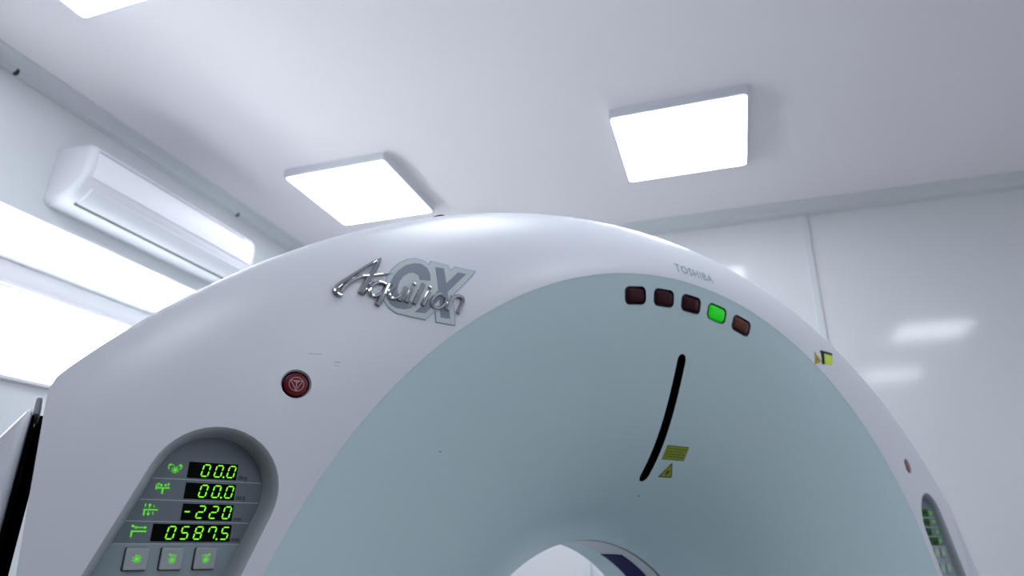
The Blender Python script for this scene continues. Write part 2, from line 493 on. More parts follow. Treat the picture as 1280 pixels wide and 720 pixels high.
# --- bore: dark joint, grey liner, navy scan window, teal rear liner
def tube(name, r, y0, y1, m, a0=0.0, a1=360.0, n=120, th=0.004):
    mb = MB()
    full = abs(a1 - a0) >= 359.9
    k_ = n if full else n + 1
    A = [math.radians(a0 + (a1 - a0) * k / n) for k in range(k_)]
    rings = [[L(R * math.cos(a), y, R * math.sin(a)) for a in A] for R, y in ((r, y0), (r, y1), (r + th, y1), (r + th, y0))]
    for q in range(4):
        a, b = rings[q], rings[(q + 1) % 4]
        fs = [(i, (i + 1) % k_, k_ + (i + 1) % k_, k_ + i) for i in range(k_ if full else k_ - 1)]
        mb.add(a + b, fs)
    if not full:
        mb.add([rg[0] for rg in rings], [(0, 1, 2, 3)]); mb.add([rg[-1] for rg in rings], [(3, 2, 1, 0)])
    return mb.build(name, m, gan, smooth=True, sharp=38)
tube('bore_joint', 0.3615, yb + 0.0055, yb + 0.0115, M['dark_gap'])
tube('bore_liner', 0.3585, yb + 0.0115, 0.478, M['liner'])
tube('scan_window', 0.3568, 0.402, 0.474, M['navy'], -246.0, 66.0, th=0.0016)
tube('rear_bore_liner', 0.3585, 0.478, 0.560, M['teal'])

# --- indicator lamps
for k in range(-2, 3):
    lp = ind_loop(k, 0.0290, 0.0172, 0.0115)
    a = PI / 2 - k * IND_A
    cx, cz = IND_R * math.cos(a), IND_R * math.sin(a)
    def sc(loop, s, dy):
        return [L(cx + (x - cx) * s, yfu(cx + (x - cx) * s, cz + (z - cz) * s) + 0.0015 + dy, cz + (z - cz) * s) for x, z in loop]
    m_ = MB()
    lev = [sc(lp, 1.0, 0.002), sc(lp, 1.0, -0.0012), sc(lp, 0.93, -0.0018), sc(lp, 0.90, 0.004)]
    for p, q in zip(lev[:-1], lev[1:]): m_.prism(p, q, caps=False)
    hs = m_.build('indicator_lamp', M['bezel'], gan, smooth=True, sharp=30)
    lp2 = ind_loop(k, 0.0254, 0.0136, 0.0085)
    m_ = MB()
    lev = [sc(lp2, 1.0, 0.006), sc(lp2, 1.0, 0.0005), sc(lp2, 0.93, -0.0018), sc(lp2, 0.80, -0.0035), sc(lp2, 0.55, -0.0046), sc(lp2, 0.25, -0.0050)]
    for p, q in zip(lev[:-1], lev[1:]): m_.prism(p, q, caps=False)
    nn = len(lp2)
    m_.add(lev[-1], [tuple(range(nn))]); m_.add(lev[0], [tuple(range(nn - 1, -1, -1))])
    col = 'green_lens' if k == 1 else ('amber_lens' if k == 2 else 'red_lens')
    ln = m_.build('lens', M[col], hs, smooth=True)
    ln['label'] = {'green_lens': 'lit green lens', 'amber_lens': 'unlit brown lens', 'red_lens': 'unlit dark red lens'}[col]

# --- laser slot
m_ = MB()
lev = [[L(x, yfu(x, z) + 0.0016, z) for x, z in slot_loop], [L(x, yfu(x, z) + 0.028, z) for x, z in slot_loop]]
m_.prism(lev[0], lev[1], caps=False)
v2, f2 = fill(slot_loop, [], [(0, 0.49 + 0.01 * k) for k in range(22)], guard=0.001)
m_.add([L(p.x, yfu(p.x, p.y) + 0.028, p.y) for p in v2], f2)
m_.build('laser_slot', M['matte_black'], gan)

# --- decals that follow a curved surface
def decal(mb, loop, yfun, h0, h1, mi=0, step=0.008):
    """a thin plate: underside h0 in front of the surface, face h1 in front of it"""
    lp = []
    for i in range(len(loop)):
        a, b = loop[i], loop[(i + 1) % len(loop)]
        m = max(1, int(math.hypot(b[0] - a[0], b[1] - a[1]) / step))
        lp += [(a[0] + (b[0] - a[0]) * k / m, a[1] + (b[1] - a[1]) * k / m) for k in range(m)]
    xs = [p[0] for p in lp]; zs = [p[1] for p in lp]
    gp = []
    x = min(xs) + step / 2
    while x < max(xs):
        z = min(zs) + step / 2
        while z < max(zs):
            if inside((x, z), lp) and seg_dist((x, z), lp) > step * 0.3: gp.append((x, z))
            z += step
        x += step
    v, f = fill(lp, [], gp)
    mb.add([L(p.x, yfun(p.x, p.y) - h1, p.y) for p in v], f, mi)
    mb.prism([L(x, yfun(x, z) - h0, z) for x, z in lp], [L(x, yfun(x, z) - h1, z) for x, z in lp], mi, caps=False)
    return mb

# --- chrome badge
PLATE = [(-0.6766, 0.6979), (-0.6737, 0.7091), (-0.6696, 0.7228), (-0.6616, 0.7377), (-0.6495, 0.7516), (-0.6353, 0.7612), (-0.6232, 0.7648), (-0.6113, 0.7633), (-0.6033, 0.7573), (-0.5995, 0.7647), (-0.5718, 0.7632), (-0.5686, 0.7544), (-0.5595, 0.7627), (-0.5251, 0.7627), (-0.5308, 0.754), (-0.5659, 0.7114), (-0.5645, 0.6869), (-0.5624, 0.6624), (-0.5936, 0.6617), (-0.596, 0.6792), (-0.6117, 0.6625), (-0.6291, 0.6628), (-0.6443, 0.6642), (-0.6555, 0.6647), (-0.6666, 0.6709), (-0.6739, 0.6797), (-0.6772, 0.6874)]
LC = [(-0.6195, 0.7276), (-0.6025, 0.7294), (-0.6024, 0.7409), (-0.6066, 0.7511), (-0.6158, 0.7565), (-0.6278, 0.7551), (-0.6409, 0.7484), (-0.6521, 0.7375), (-0.6605, 0.7246), (-0.6671, 0.7103), (-0.6707, 0.6969), (-0.6699, 0.6846), (-0.6647, 0.6763), (-0.6555, 0.6724), (-0.6442, 0.6732), (-0.6347, 0.6765), (-0.6297, 0.6836), (-0.6363, 0.6897), (-0.6459, 0.689), (-0.6533, 0.6939), (-0.655, 0.7041), (-0.6519, 0.7165), (-0.6458, 0.7276), (-0.6367, 0.7357), (-0.6278, 0.738), (-0.6211, 0.7348)]
LX1 = [(-0.5931, 0.7553), (-0.5789, 0.756), (-0.5711, 0.6711), (-0.5868, 0.67)]
LX2 = [(-0.5554, 0.7539), (-0.5412, 0.7541), (-0.6115, 0.6727), (-0.6286, 0.6714)]
def offset_loop(loop, d):
    out = []; n = len(loop)
    for i in range(n):
        p0, p1, p2 = Vector(loop[i - 1]), Vector(loop[i]), Vector(loop[(i + 1) % n])
        t1 = (p1 - p0).normalized(); t2 = (p2 - p1).normalized()
        n1 = Vector((-t1.y, t1.x)); n2 = Vector((-t2.y, t2.x))
        b = (n1 + n2); l = b.length
        b = b / l if l > 1e-6 else n1
        out.append(tuple(p1 + b * d / max(0.5, b.dot(n1))))
    return out
badge = MB(); decal(badge, offset_loop(PLATE, 0.0009), ysh, 0.0, 0.0009); bo = badge.build('badge', M['plate_rim'], gan)
bo['label'] = 'blue edged model badge'
mb = MB(); decal(mb, offset_loop(PLATE, -0.0004), ysh, 0.0008, 0.0013); mb.build('badge_plate', M['plate'], bo)
mb = MB(); decal(mb, LC, ysh, 0.0012, 0.0017); mb.build('letter', M['badge_grey'], bo)
mb = MB(); decal(mb, LX1, ysh, 0.0012, 0.0017); decal(mb, LX2, ysh, 0.0012, 0.00175); mb.build('letter', M['badge_grey'], bo)

def smooth_path(pts, wid, sub=6):
    n = len(pts); out = []; w = []
    for i in range(n - 1):
        p0 = Vector(pts[max(i - 1, 0)]); p1 = Vector(pts[i]); p2 = Vector(pts[i + 1]); p3 = Vector(pts[min(i + 2, n - 1)])
        for k in range(sub):
            t = k / sub
            out.append(0.5 * ((2 * p1) + (-p0 + p2) * t + (2 * p0 - 5 * p1 + 4 * p2 - p3) * t * t + (-p0 + 3 * p1 - 3 * p2 + p3) * t ** 3))
            w.append(wid[i] + (wid[i + 1] - wid[i]) * t)
    out.append(Vector(pts[-1])); w.append(wid[-1])
    return out, w
def stroke(mb, pts, wid, h=0.0050, base=0.0, sub=6):
    """a raised letter stroke with chamfered chrome facets"""
    p, w = smooth_path(pts, wid, sub); n = len(p)
    closed = (p[0] - p[-1]).length < 1e-5
    rings = []
    for i in range(n):
        a = p[i - 1] if i else (p[-2] if closed else p[0]); b = p[i + 1] if i < n - 1 else (p[1] if closed else p[-1])
        t = (b - a).normalized(); nn = Vector((-t.y, t.x))
        ring = []
        for s, hh in ((0.5, 0.0), (0.5, 0.50), (0.30, 0.88), (0.0, 1.0), (-0.30, 0.88), (-0.5, 0.50), (-0.5, 0.0)):
            q = p[i] + nn * (s * w[i] * 1.10)
            ring.append(L(q.x, ysh(q.x, q.y) - base - hh * h * min(1, 0.35 + w[i] / 0.007), q.y))
        rings.append(ring)
    k = len(rings[0])
    vs = [q for r in rings for q in r]
    fs = []
    for i in range(n - 1):
        for j in range(k - 1):
            fs.append((i * k + j, i * k + j + 1, (i + 1) * k + j + 1, (i + 1) * k + j))
    if not closed:
        fs.append(tuple(range(k))); fs.append(tuple((n - 1) * k + j for j in range(k - 1, -1, -1)))
    mb.add(vs, fs)
STROKES = {
'A': [([(-0.7345, 0.678), (-0.74, 0.679), (-0.7444, 0.6833), (-0.743, 0.6897), (-0.7349, 0.6999), (-0.7226, 0.7124), (-0.7082, 0.726), (-0.6914, 0.7423), (-0.6783, 0.7542)], [0.0035, 0.0054, 0.0062, 0.0062, 0.0058, 0.0054, 0.005, 0.0043, 0.0016]),
      ([(-0.6783, 0.7542), (-0.6841, 0.7398), (-0.6919, 0.7238), (-0.7003, 0.7061), (-0.708, 0.6863)], [0.0019, 0.0066, 0.0075, 0.0078, 0.0085]),
      ([(-0.7364, 0.6848), (-0.7313, 0.6943), (-0.7226, 0.7049), (-0.7101, 0.7135), (-0.6956, 0.7188), (-0.6789, 0.7245), (-0.6619, 0.7297)], [0.0027, 0.0047, 0.005, 0.0043, 0.0039, 0.0029, 0.0006])],
'q': [([(-0.6728, 0.7082), (-0.6801, 0.7104), (-0.6884, 0.7073), (-0.6949, 0.6997), (-0.6967, 0.6917), (-0.6931, 0.6861), (-0.6867, 0.6867), (-0.6794, 0.6922)], [0.0047, 0.005, 0.005, 0.005, 0.0054, 0.0054, 0.005, 0.0039]),
      ([(-0.669, 0.71), (-0.6757, 0.6939), (-0.6849, 0.6721)], [0.0062, 0.0068, 0.0072])],
'u': [([(-0.6591, 0.7097), (-0.6655, 0.699), (-0.6683, 0.6911), (-0.665, 0.6869), (-0.6581, 0.6884), (-0.6505, 0.6954)], [0.0062, 0.0062, 0.006, 0.0054, 0.005, 0.004]),
      ([(-0.642, 0.7092), (-0.6476, 0.696), (-0.6525, 0.6846)], [0.0062, 0.0062, 0.0066])],
'i': [([(-0.6323, 0.7095), (-0.6381, 0.6956), (-0.6425, 0.6844)], [0.0062, 0.0062, 0.0066])],
'l': [([(-0.6143, 0.7206), (-0.6225, 0.7017), (-0.6297, 0.684)], [0.0062, 0.0066, 0.007])],
'i2': [([(-0.6055, 0.7082), (-0.6119, 0.6952), (-0.6168, 0.6842)], [0.0062, 0.0062, 0.0066])],
'o': [([(-0.5796, 0.7033), (-0.5855, 0.7083), (-0.5936, 0.7061), (-0.6006, 0.6984), (-0.6023, 0.6896), (-0.5984, 0.6846), (-0.5904, 0.685), (-0.5832, 0.6909), (-0.5792, 0.6987), (-0.5796, 0.7033)], [0.0052] * 10)],
'n': [([(-0.5681, 0.7088), (-0.5739, 0.6948), (-0.5778, 0.6835)], [0.006, 0.0064, 0.0068]),
      ([(-0.5723, 0.6983), (-0.5661, 0.707), (-0.5575, 0.7114), (-0.5503, 0.7093), (-0.5501, 0.7013), (-0.5548, 0.6908), (-0.5584, 0.6828)], [0.0043, 0.005, 0.0054, 0.0060, 0.0064, 0.0064, 0.0068])]}
DOTS = {'i': (-0.6288, 0.7167), 'i2': (-0.6042, 0.716)}
for key, sts in STROKES.items():
    mb = MB()
    for p, w in sts: stroke(mb, p, w, base=0.0)
    if key in DOTS:
        cx, cz = DOTS[key]; r0 = 0.0034
        rings = []
        for s, hh in ((1.0, 0.0), (1.0, 0.0026), (0.85, 0.0040), (0.5, 0.0050), (0.12, 0.0053)):
            rings.append([L(cx + r0 * s * math.cos(q * PI / 8), ysh(cx, cz) - hh, cz + r0 * s * math.sin(q * PI / 8)) for q in range(16)])
        for p, q in zip(rings[:-1], rings[1:]): mb.prism(p, q, caps=False)
        mb.add(rings[-1], [tuple(range(16))])
    mb.build('chrome_letter', M['chrome'], bo, smooth=True, sharp=14)

# --- text helper (letter outlines become mesh)
def text2d(s, size, spacing=1.0, shear=0.0, bold=0.0):
    cu = bpy.data.curves.new('lettering', 'FONT'); cu.body = s; cu.size = size; cu.space_character = spacing; cu.shear = shear
    cu.resolution_u = 3; cu.offset = bold
    ob = bpy.data.objects.new('lettering', cu); COL.objects.link(ob)
    dg = bpy.context.evaluated_depsgraph_get(); dg.update()
    me = ob.evaluated_get(dg).to_mesh()
    v = [(p.co.x, p.co.y) for p in me.vertices]; f = [tuple(p.vertices) for p in me.polygons]
    ob.evaluated_get(dg).to_mesh_clear()
    bpy.data.objects.remove(ob); bpy.data.curves.remove(cu)
    return v, f
def text_on(mb, s, x0, z0, width, height, yfun, h, mi=0, spacing=1.0, shear=0.0, bold=0.0):
    v, f = text2d(s, 1.0, spacing, shear, bold)
    mx, Mx = min(p[0] for p in v), max(p[0] for p in v); my, My = min(p[1] for p in v), max(p[1] for p in v)
    q = [(x0 + (p[0] - mx) / (Mx - mx) * width, z0 + (p[1] - my) / (My - my) * height) for p in v]
    mb.add([L(x, yfun(x, z) - h, z) for x, z in q], f, mi)

mb = MB(); text_on(mb, 'TOSHIBA', -0.046, 0.879, 0.120, 0.0195, ysh, 0.0006, spacing=1.15, bold=0.012)
mb.build('brand_lettering', M['brand'], gan)

# --- emergency stop buttons
for sx in (-1, 1):
    cx, cz = sx * BTN[0], BTN[1]
    # local frame of the surface
    e = 0.004
    du = (ysh(cx + e, cz) - ysh(cx - e, cz)) / (2 * e); dv = (ysh(cx, cz + e) - ysh(cx, cz - e)) / (2 * e)
    y0 = ysh(cx, cz)
    def P(x, z, h): return L(cx + x + du * h, y0 + du * x + dv * z - h, cz + z + dv * h)
    def ringp(r, h, n=40): return [P(r * math.cos(2 * PI * k / n), r * math.sin(2 * PI * k / n), h) for k in range(n)]
    m_ = MB()
    ed = [L(x, ysh(x, z), z) for x, z in circle(cx, cz, R_BTN)]
    lev = [ed, ringp(0.0172, -0.004), ringp(0.0166, -0.014), ringp(0.002, -0.014)]
    for p, q in zip(lev[:-1], lev[1:]): m_.prism(p, q, caps=False)
    m_.add(lev[-1], [tuple(range(40))])
    m_.m = [1 if i >= 40 else 0 for i in range(len(m_.f))]
    es = m_.build('emergency_stop_button', [M['shell'], M['bezel']], gan, smooth=True, sharp=40)
    m_ = MB()
    lev = [ringp(0.0152, -0.0138), ringp(0.0152, -0.0030), ringp(0.0146, -0.0015), ringp(0.0136, -0.0010), ringp(0.001, -0.0008)]
    for p, q in zip(lev[:-1], lev[1:]): m_.prism(p, q, caps=False)
    m_.add(lev[-1], [tuple(range(40))])
    m_.build('push_cap', M['stop_red'], es, smooth=True, sharp=40)
    m_ = MB(); H = 0.0000
    def ribbon(pts2, wd, closed=True):
        n = len(pts2); rng = range(n if closed else n - 1)
        for i in rng:
            a, b = Vector(pts2[i]), Vector(pts2[(i + 1) % n]); t = (b - a).normalized(); nn = Vector((-t.y, t.x)) * wd / 2
            q = [a - nn - t * wd * .3, b - nn + t * wd * .3, b + nn + t * wd * .3, a + nn - t * wd * .3]
            m_.add([P(p.x, p.y, -0.0006) for p in q] + [P(p.x, p.y, 0.0) for p in q], [(0, 1, 2, 3), (4, 5, 6, 7), (0, 1, 5, 4), (1, 2, 6, 5), (2, 3, 7, 6), (3, 0, 4, 7)])
    ribbon(circle(0.0004, 0, 0.0090, 28), 0.0009)
    ribbon([(-0.0072, 0.0045), (0.0078, 0.0045), (0.0004, -0.0082)], 0.0009)
    ribbon([(0.0004, 0.003), (0.0004, -0.0045)], 0.0011, False)
    ribbon([(-0.0026, 0.003), (0.0034, 0.003)], 0.0011, False)
    m_.build('stop_symbol', M['stop_mark'], es)

# --- warning stickers
def poly_sticker(name, loop, yfun, m, prints, h=0.0006, mp=None, parent=gan):
    mb = MB(); decal(mb, loop, yfun, 0.0, h, 0)
    for lp in prints: decal(mb, lp, yfun, h, h + 0.0003, 1, 0.006)
    return mb.build(name, [m, mp or M['sticker_print']], parent)
def frame_bars(x0, x1, z0, z1, t):
    return [[(x0, z0), (x1, z0), (x1, z0 + t), (x0, z0 + t)], [(x0, z1 - t), (x1, z1 - t), (x1, z1), (x0, z1)],
            [(x0, z0), (x0 + t, z0), (x0 + t, z1), (x0, z1)], [(x1 - t, z0), (x1, z0), (x1, z1), (x1 - t, z1)]]
yf15 = lambda x, z: yfu(x, z) + 0.0015
rx0, rx1, rz0, rz1 = 0.0245, 0.0855, 0.5185, 0.5455
prints = frame_bars(rx0, rx1, rz0, rz1, 0.0014)
for k in range(4):
    z = rz1 - 0.0052 - k * 0.0049; x = rx0 + 0.005; i = 0
    while x < rx1 - 0.008:
        ln = 0.004 + 0.0045 * random.random()
        xe = min(x + ln, rx1 - 0.004)
        prints.append([(x, z - 0.0018), (xe, z - 0.0018), (xe, z), (x, z)]); x = xe + 0.0022
so = poly_sticker('laser_warning_sticker', [(rx0, rz0), (rx1, rz0), (rx1, rz1), (rx0, rz1)], yf15, M['sticker'], prints)
so['label'] = 'yellow green rectangular sticker with small print'
ta, tb, tc_ = (0.0381, 0.4855), (0.0750, 0.4855), (0.0568, 0.5135)
def bar(a, b, w):
    a, b = Vector(a), Vector(b); t = (b - a).normalized(); n_2 = Vector((-t.y, t.x)) * w / 2
    return [tuple(a - n_2), tuple(b - n_2), tuple(b + n_2), tuple(a + n_2)]
def shrink(p, c, k): return (c[0] + (p[0] - c[0]) * k, c[1] + (p[1] - c[1]) * k)
tcen = ((ta[0] + tb[0] + tc_[0]) / 3, (ta[1] + tb[1] + tc_[1]) / 3)
i_ = [shrink(p, tcen, 0.93) for p in (ta, tb, tc_)]
prints = [bar(i_[0], i_[1], 0.0022), bar(i_[1], i_[2], 0.0022), bar(i_[2], i_[0], 0.0022), circle(tcen[0], tcen[1], 0.0037, 12)]
for k in range(8):
    a = k * PI / 4
    prints.append(bar((tcen[0] + 0.003 * math.cos(a), tcen[1] + 0.003 * math.sin(a)), (tcen[0] + 0.0062 * math.cos(a), tcen[1] + 0.0062 * math.sin(a)), 0.0009))
so = poly_sticker('laser_warning_triangle', [ta, tb, tc_], yf15, M['sticker'], prints)
so['label'] = 'yellow green triangular laser warning sticker'
# small pair of stickers on the white rim at the right
def rot_rect(cx, cz, hx, hz, a):
    c, s = math.cos(a), math.sin(a)
    return [(cx + px * c - pz * s, cz + px * s + pz * c) for px, pz in ((-hx, -hz), (hx, -hz), (hx, hz), (-hx, hz))]
so = poly_sticker('rim_sticker', [(0.447, 0.7580), (0.503, 0.7645), (0.537, 0.8030), (0.464, 0.7970)], ysh, M['sticker_pale'],
    [[(0.4555, 0.7890), (0.529, 0.7950), (0.537, 0.8030), (0.464, 0.7970)], [(0.447, 0.7580), (0.461, 0.7595), (0.481, 0.7960), (0.464, 0.7970)]], mp=M['print'])
so['label'] = 'yellow green rectangular sticker with a dark header'
so = poly_sticker('rim_warning_triangle', [(0.4135, 0.7515), (0.4500, 0.7650), (0.4270, 0.7870)], ysh, mat('amber_sticker', (0.46, 0.36, 0.03), 0.5, noise=0.04),
    [circle(0.4300, 0.7675, 0.003, 10)])
so['label'] = 'small amber triangular warning sticker'

# --- scuffs on the shells
mb = MB()
decal(mb, [(-0.7735, 0.5858), (-0.7560, 0.5872), (-0.7562, 0.5878), (-0.7737, 0.5865)], ysh, 0.0, 0.0002)
mb.build('scuff_mark', M['scuff'], gan); mb = MB()
decal(mb, [(-0.7405, 0.5788), (-0.7320, 0.5788), (-0.7324, 0.5799), (-0.7400, 0.5795)], ysh, 0.0, 0.0002)
mb.build('scuff_mark', M['scuff'], gan); mb = MB()
decal(mb, [(-0.7395, 0.5740), (-0.7330, 0.5740), (-0.7334, 0.5746), (-0.7395, 0.5745)], ysh, 0.0, 0.0002)
mb.build('scuff_mark', M['scuff'], gan)
mb = MB()
decal(mb, [(-0.5602, 0.4793), (-0.5548, 0.4785), (-0.5550, 0.4799), (-0.5598, 0.4803)], yf15, 0.0, 0.0002, step=0.003)
ms = mat('teal_scuff', (0.16, 0.24, 0.26), 0.6, noise=0.1, nscale=200)
mb.build('scuff_mark', ms, gan); mb = MB()
decal(mb, [(0.0150, 0.4475), (0.0225, 0.4465), (0.0232, 0.4488), (0.0170, 0.4495)], yf15, 0.0, 0.0002, step=0.003)
mb.build('scuff_mark', ms, gan)

# --- rubber cap on the crown
mb = MB(); cx, cz, cy = -0.548, 0.8835, 0.098
rings = []
for s, hh in ((1.0, -0.006), (1.0, 0.004), (0.8, 0.0065), (0.3, 0.0075)):
    rings.append([L(cx + 0.014 * s * math.cos(k * PI / 10) - 0.45 * hh, cy + 0.014 * s * math.sin(k * PI / 10), cz + hh + 0.38 * 0.014 * s * math.cos(k * PI / 10)) for k in range(20)])
for p, q in zip(rings[:-1], rings[1:]): mb.prism(p, q, caps=False)
mb.add(rings[-1], [tuple(range(20))])
mb.build('rubber_cap', M['matte_black'], gan, smooth=True, sharp=40)

# --- control panels
SEG = {'0': 'abcdef', '2': 'abged', '5': 'afgcd', '7': 'abcf', '8': 'abcdefg', '-': 'g'}
def seg_polys(ch, x, z, w, h, t):
    gp = t * 0.05
    P_ = {'a': ((0, h), (w, h)), 'd': ((0, 0), (w, 0)), 'g': ((0, h / 2), (w, h / 2)), 'f': ((0, h / 2), (0, h)), 'e': ((0, 0), (0, h / 2)), 'b': ((w, h / 2), (w, h)), 'c': ((w, 0), (w, h / 2))}
    out = []
    for s in SEG[ch]:
        a, b = Vector(P_[s][0]), Vector(P_[s][1]); d = (b - a).normalized(); n = Vector((-d.y, d.x))
        a2 = a + d * (gp + t * .35); b2 = b - d * (gp + t * .35)
        hexa = [a2, a2 + d * t / 2 + n * t / 2, b2 - d * t / 2 + n * t / 2, b2, b2 - d * t / 2 - n * t / 2, a2 + d * t / 2 - n * t / 2]
        out.append([(x + p.x + 0.16 * p.y, z + p.y) for p in hexa])
    return out
def disc(cx, cz, r, n=10): return circle(cx, cz, r, n)

def flat(mb, loop, y, mi=0, depth=0.0):
    n = len(loop)
    mb.add([L(x, y, z) for x, z in loop], [tuple(range(n))], mi)
    if depth:
        mb.prism([L(x, y, z) for x, z in loop], [L(x, y + depth, z) for x, z in loop], mi, caps=False)
def rect(x0, x1, z0, z1): return [(x0, z0), (x1, z0), (x1, z1), (x0, z1)]

def icon_star(cx, cz, r):
    out = [disc(cx, cz, r * 0.42, 10)]
    for k in range(8):
        a = k * PI / 4 + PI / 8
        out.append(bar((cx + r * .5 * math.cos(a), cz + r * .5 * math.sin(a)), (cx + r * math.cos(a), cz + r * math.sin(a)), r * 0.24))
    return out
def arrow(a, b, w):
    a, b = Vector(a), Vector(b); d = (b - a).normalized(); n = Vector((-d.y, d.x))
    return [bar(tuple(a), tuple(b - d * w), w * 0.55), [tuple(b), tuple(b - d * w * 1.5 + n * w * 1.1), tuple(b - d * w * 1.5 - n * w * 1.1)]]

def icon_tilt(x, z, k):
    o = icon_star(x + 0.0005 * k, z - 0.0018, 0.0042)
    o += arrow((x - 0.0015, z + 0.0035), (x - 0.0072, z + 0.0040), 0.0016) + arrow((x + 0.0030, z + 0.0030), (x + 0.0072, z + 0.0040), 0.0016)
    o += [bar((x - 0.0070, z + 0.0030), (x - 0.0062, z - 0.0015), 0.0010), bar((x + 0.0070, z + 0.0030), (x + 0.0060, z - 0.0010), 0.0010)]
    return o
def icon_couch_swing(x, z, k):
    o = [bar((x - 0.0065, z), (x + 0.0070, z), 0.0013), bar((x, z), (x, z - 0.0065), 0.0016)]
    for s in (-1, 1):
        o += arrow((x + s * 0.0050, z + 0.0008), (x + s * 0.0050, z + 0.0058), 0.0013)
        o += [disc(x + s * 0.0022, z + 0.0030, 0.0013, 8)]
    o += [bar((x - 0.0070, z + 0.0040), (x - 0.0070, z - 0.002), 0.001)]
    return o
def icon_couch_height(x, z, k):
    o = [bar((x - 0.0070, z - 0.0008), (x + 0.0075, z - 0.0008), 0.0013)]
    o += arrow((x - 0.0015, z + 0.0010), (x - 0.0015, z + 0.0060), 0.0017) + arrow((x - 0.0015, z - 0.0025), (x - 0.0015, z - 0.0072), 0.0017)
    o += [bar((x - 0.0058, z - 0.001), (x - 0.0058, z - 0.007), 0.0014), bar((x - 0.0058, z + 0.002), (x - 0.0058, z + 0.0055), 0.001), bar((x + 0.003, z + 0.002), (x + 0.003, z + 0.004), 0.001), bar((x + 0.003, z - 0.003), (x + 0.003, z - 0.006), 0.001)]
    return o
def icon_couch_slide(x, z, k):
    o = [bar((x - 0.0070, z - 0.0012), (x + 0.0078, z - 0.0012), 0.0014), bar((x - 0.0062, z - 0.0015), (x - 0.0062, z - 0.0072), 0.0016)]
    o += arrow((x + 0.0010, z + 0.0028), (x + 0.0078, z + 0.0028), 0.0017) + arrow((x + 0.0010, z + 0.0028), (x - 0.0050, z + 0.0028), 0.0017)
    o += [disc(x - 0.0062, z + 0.0042, 0.0014, 8)]
    return o

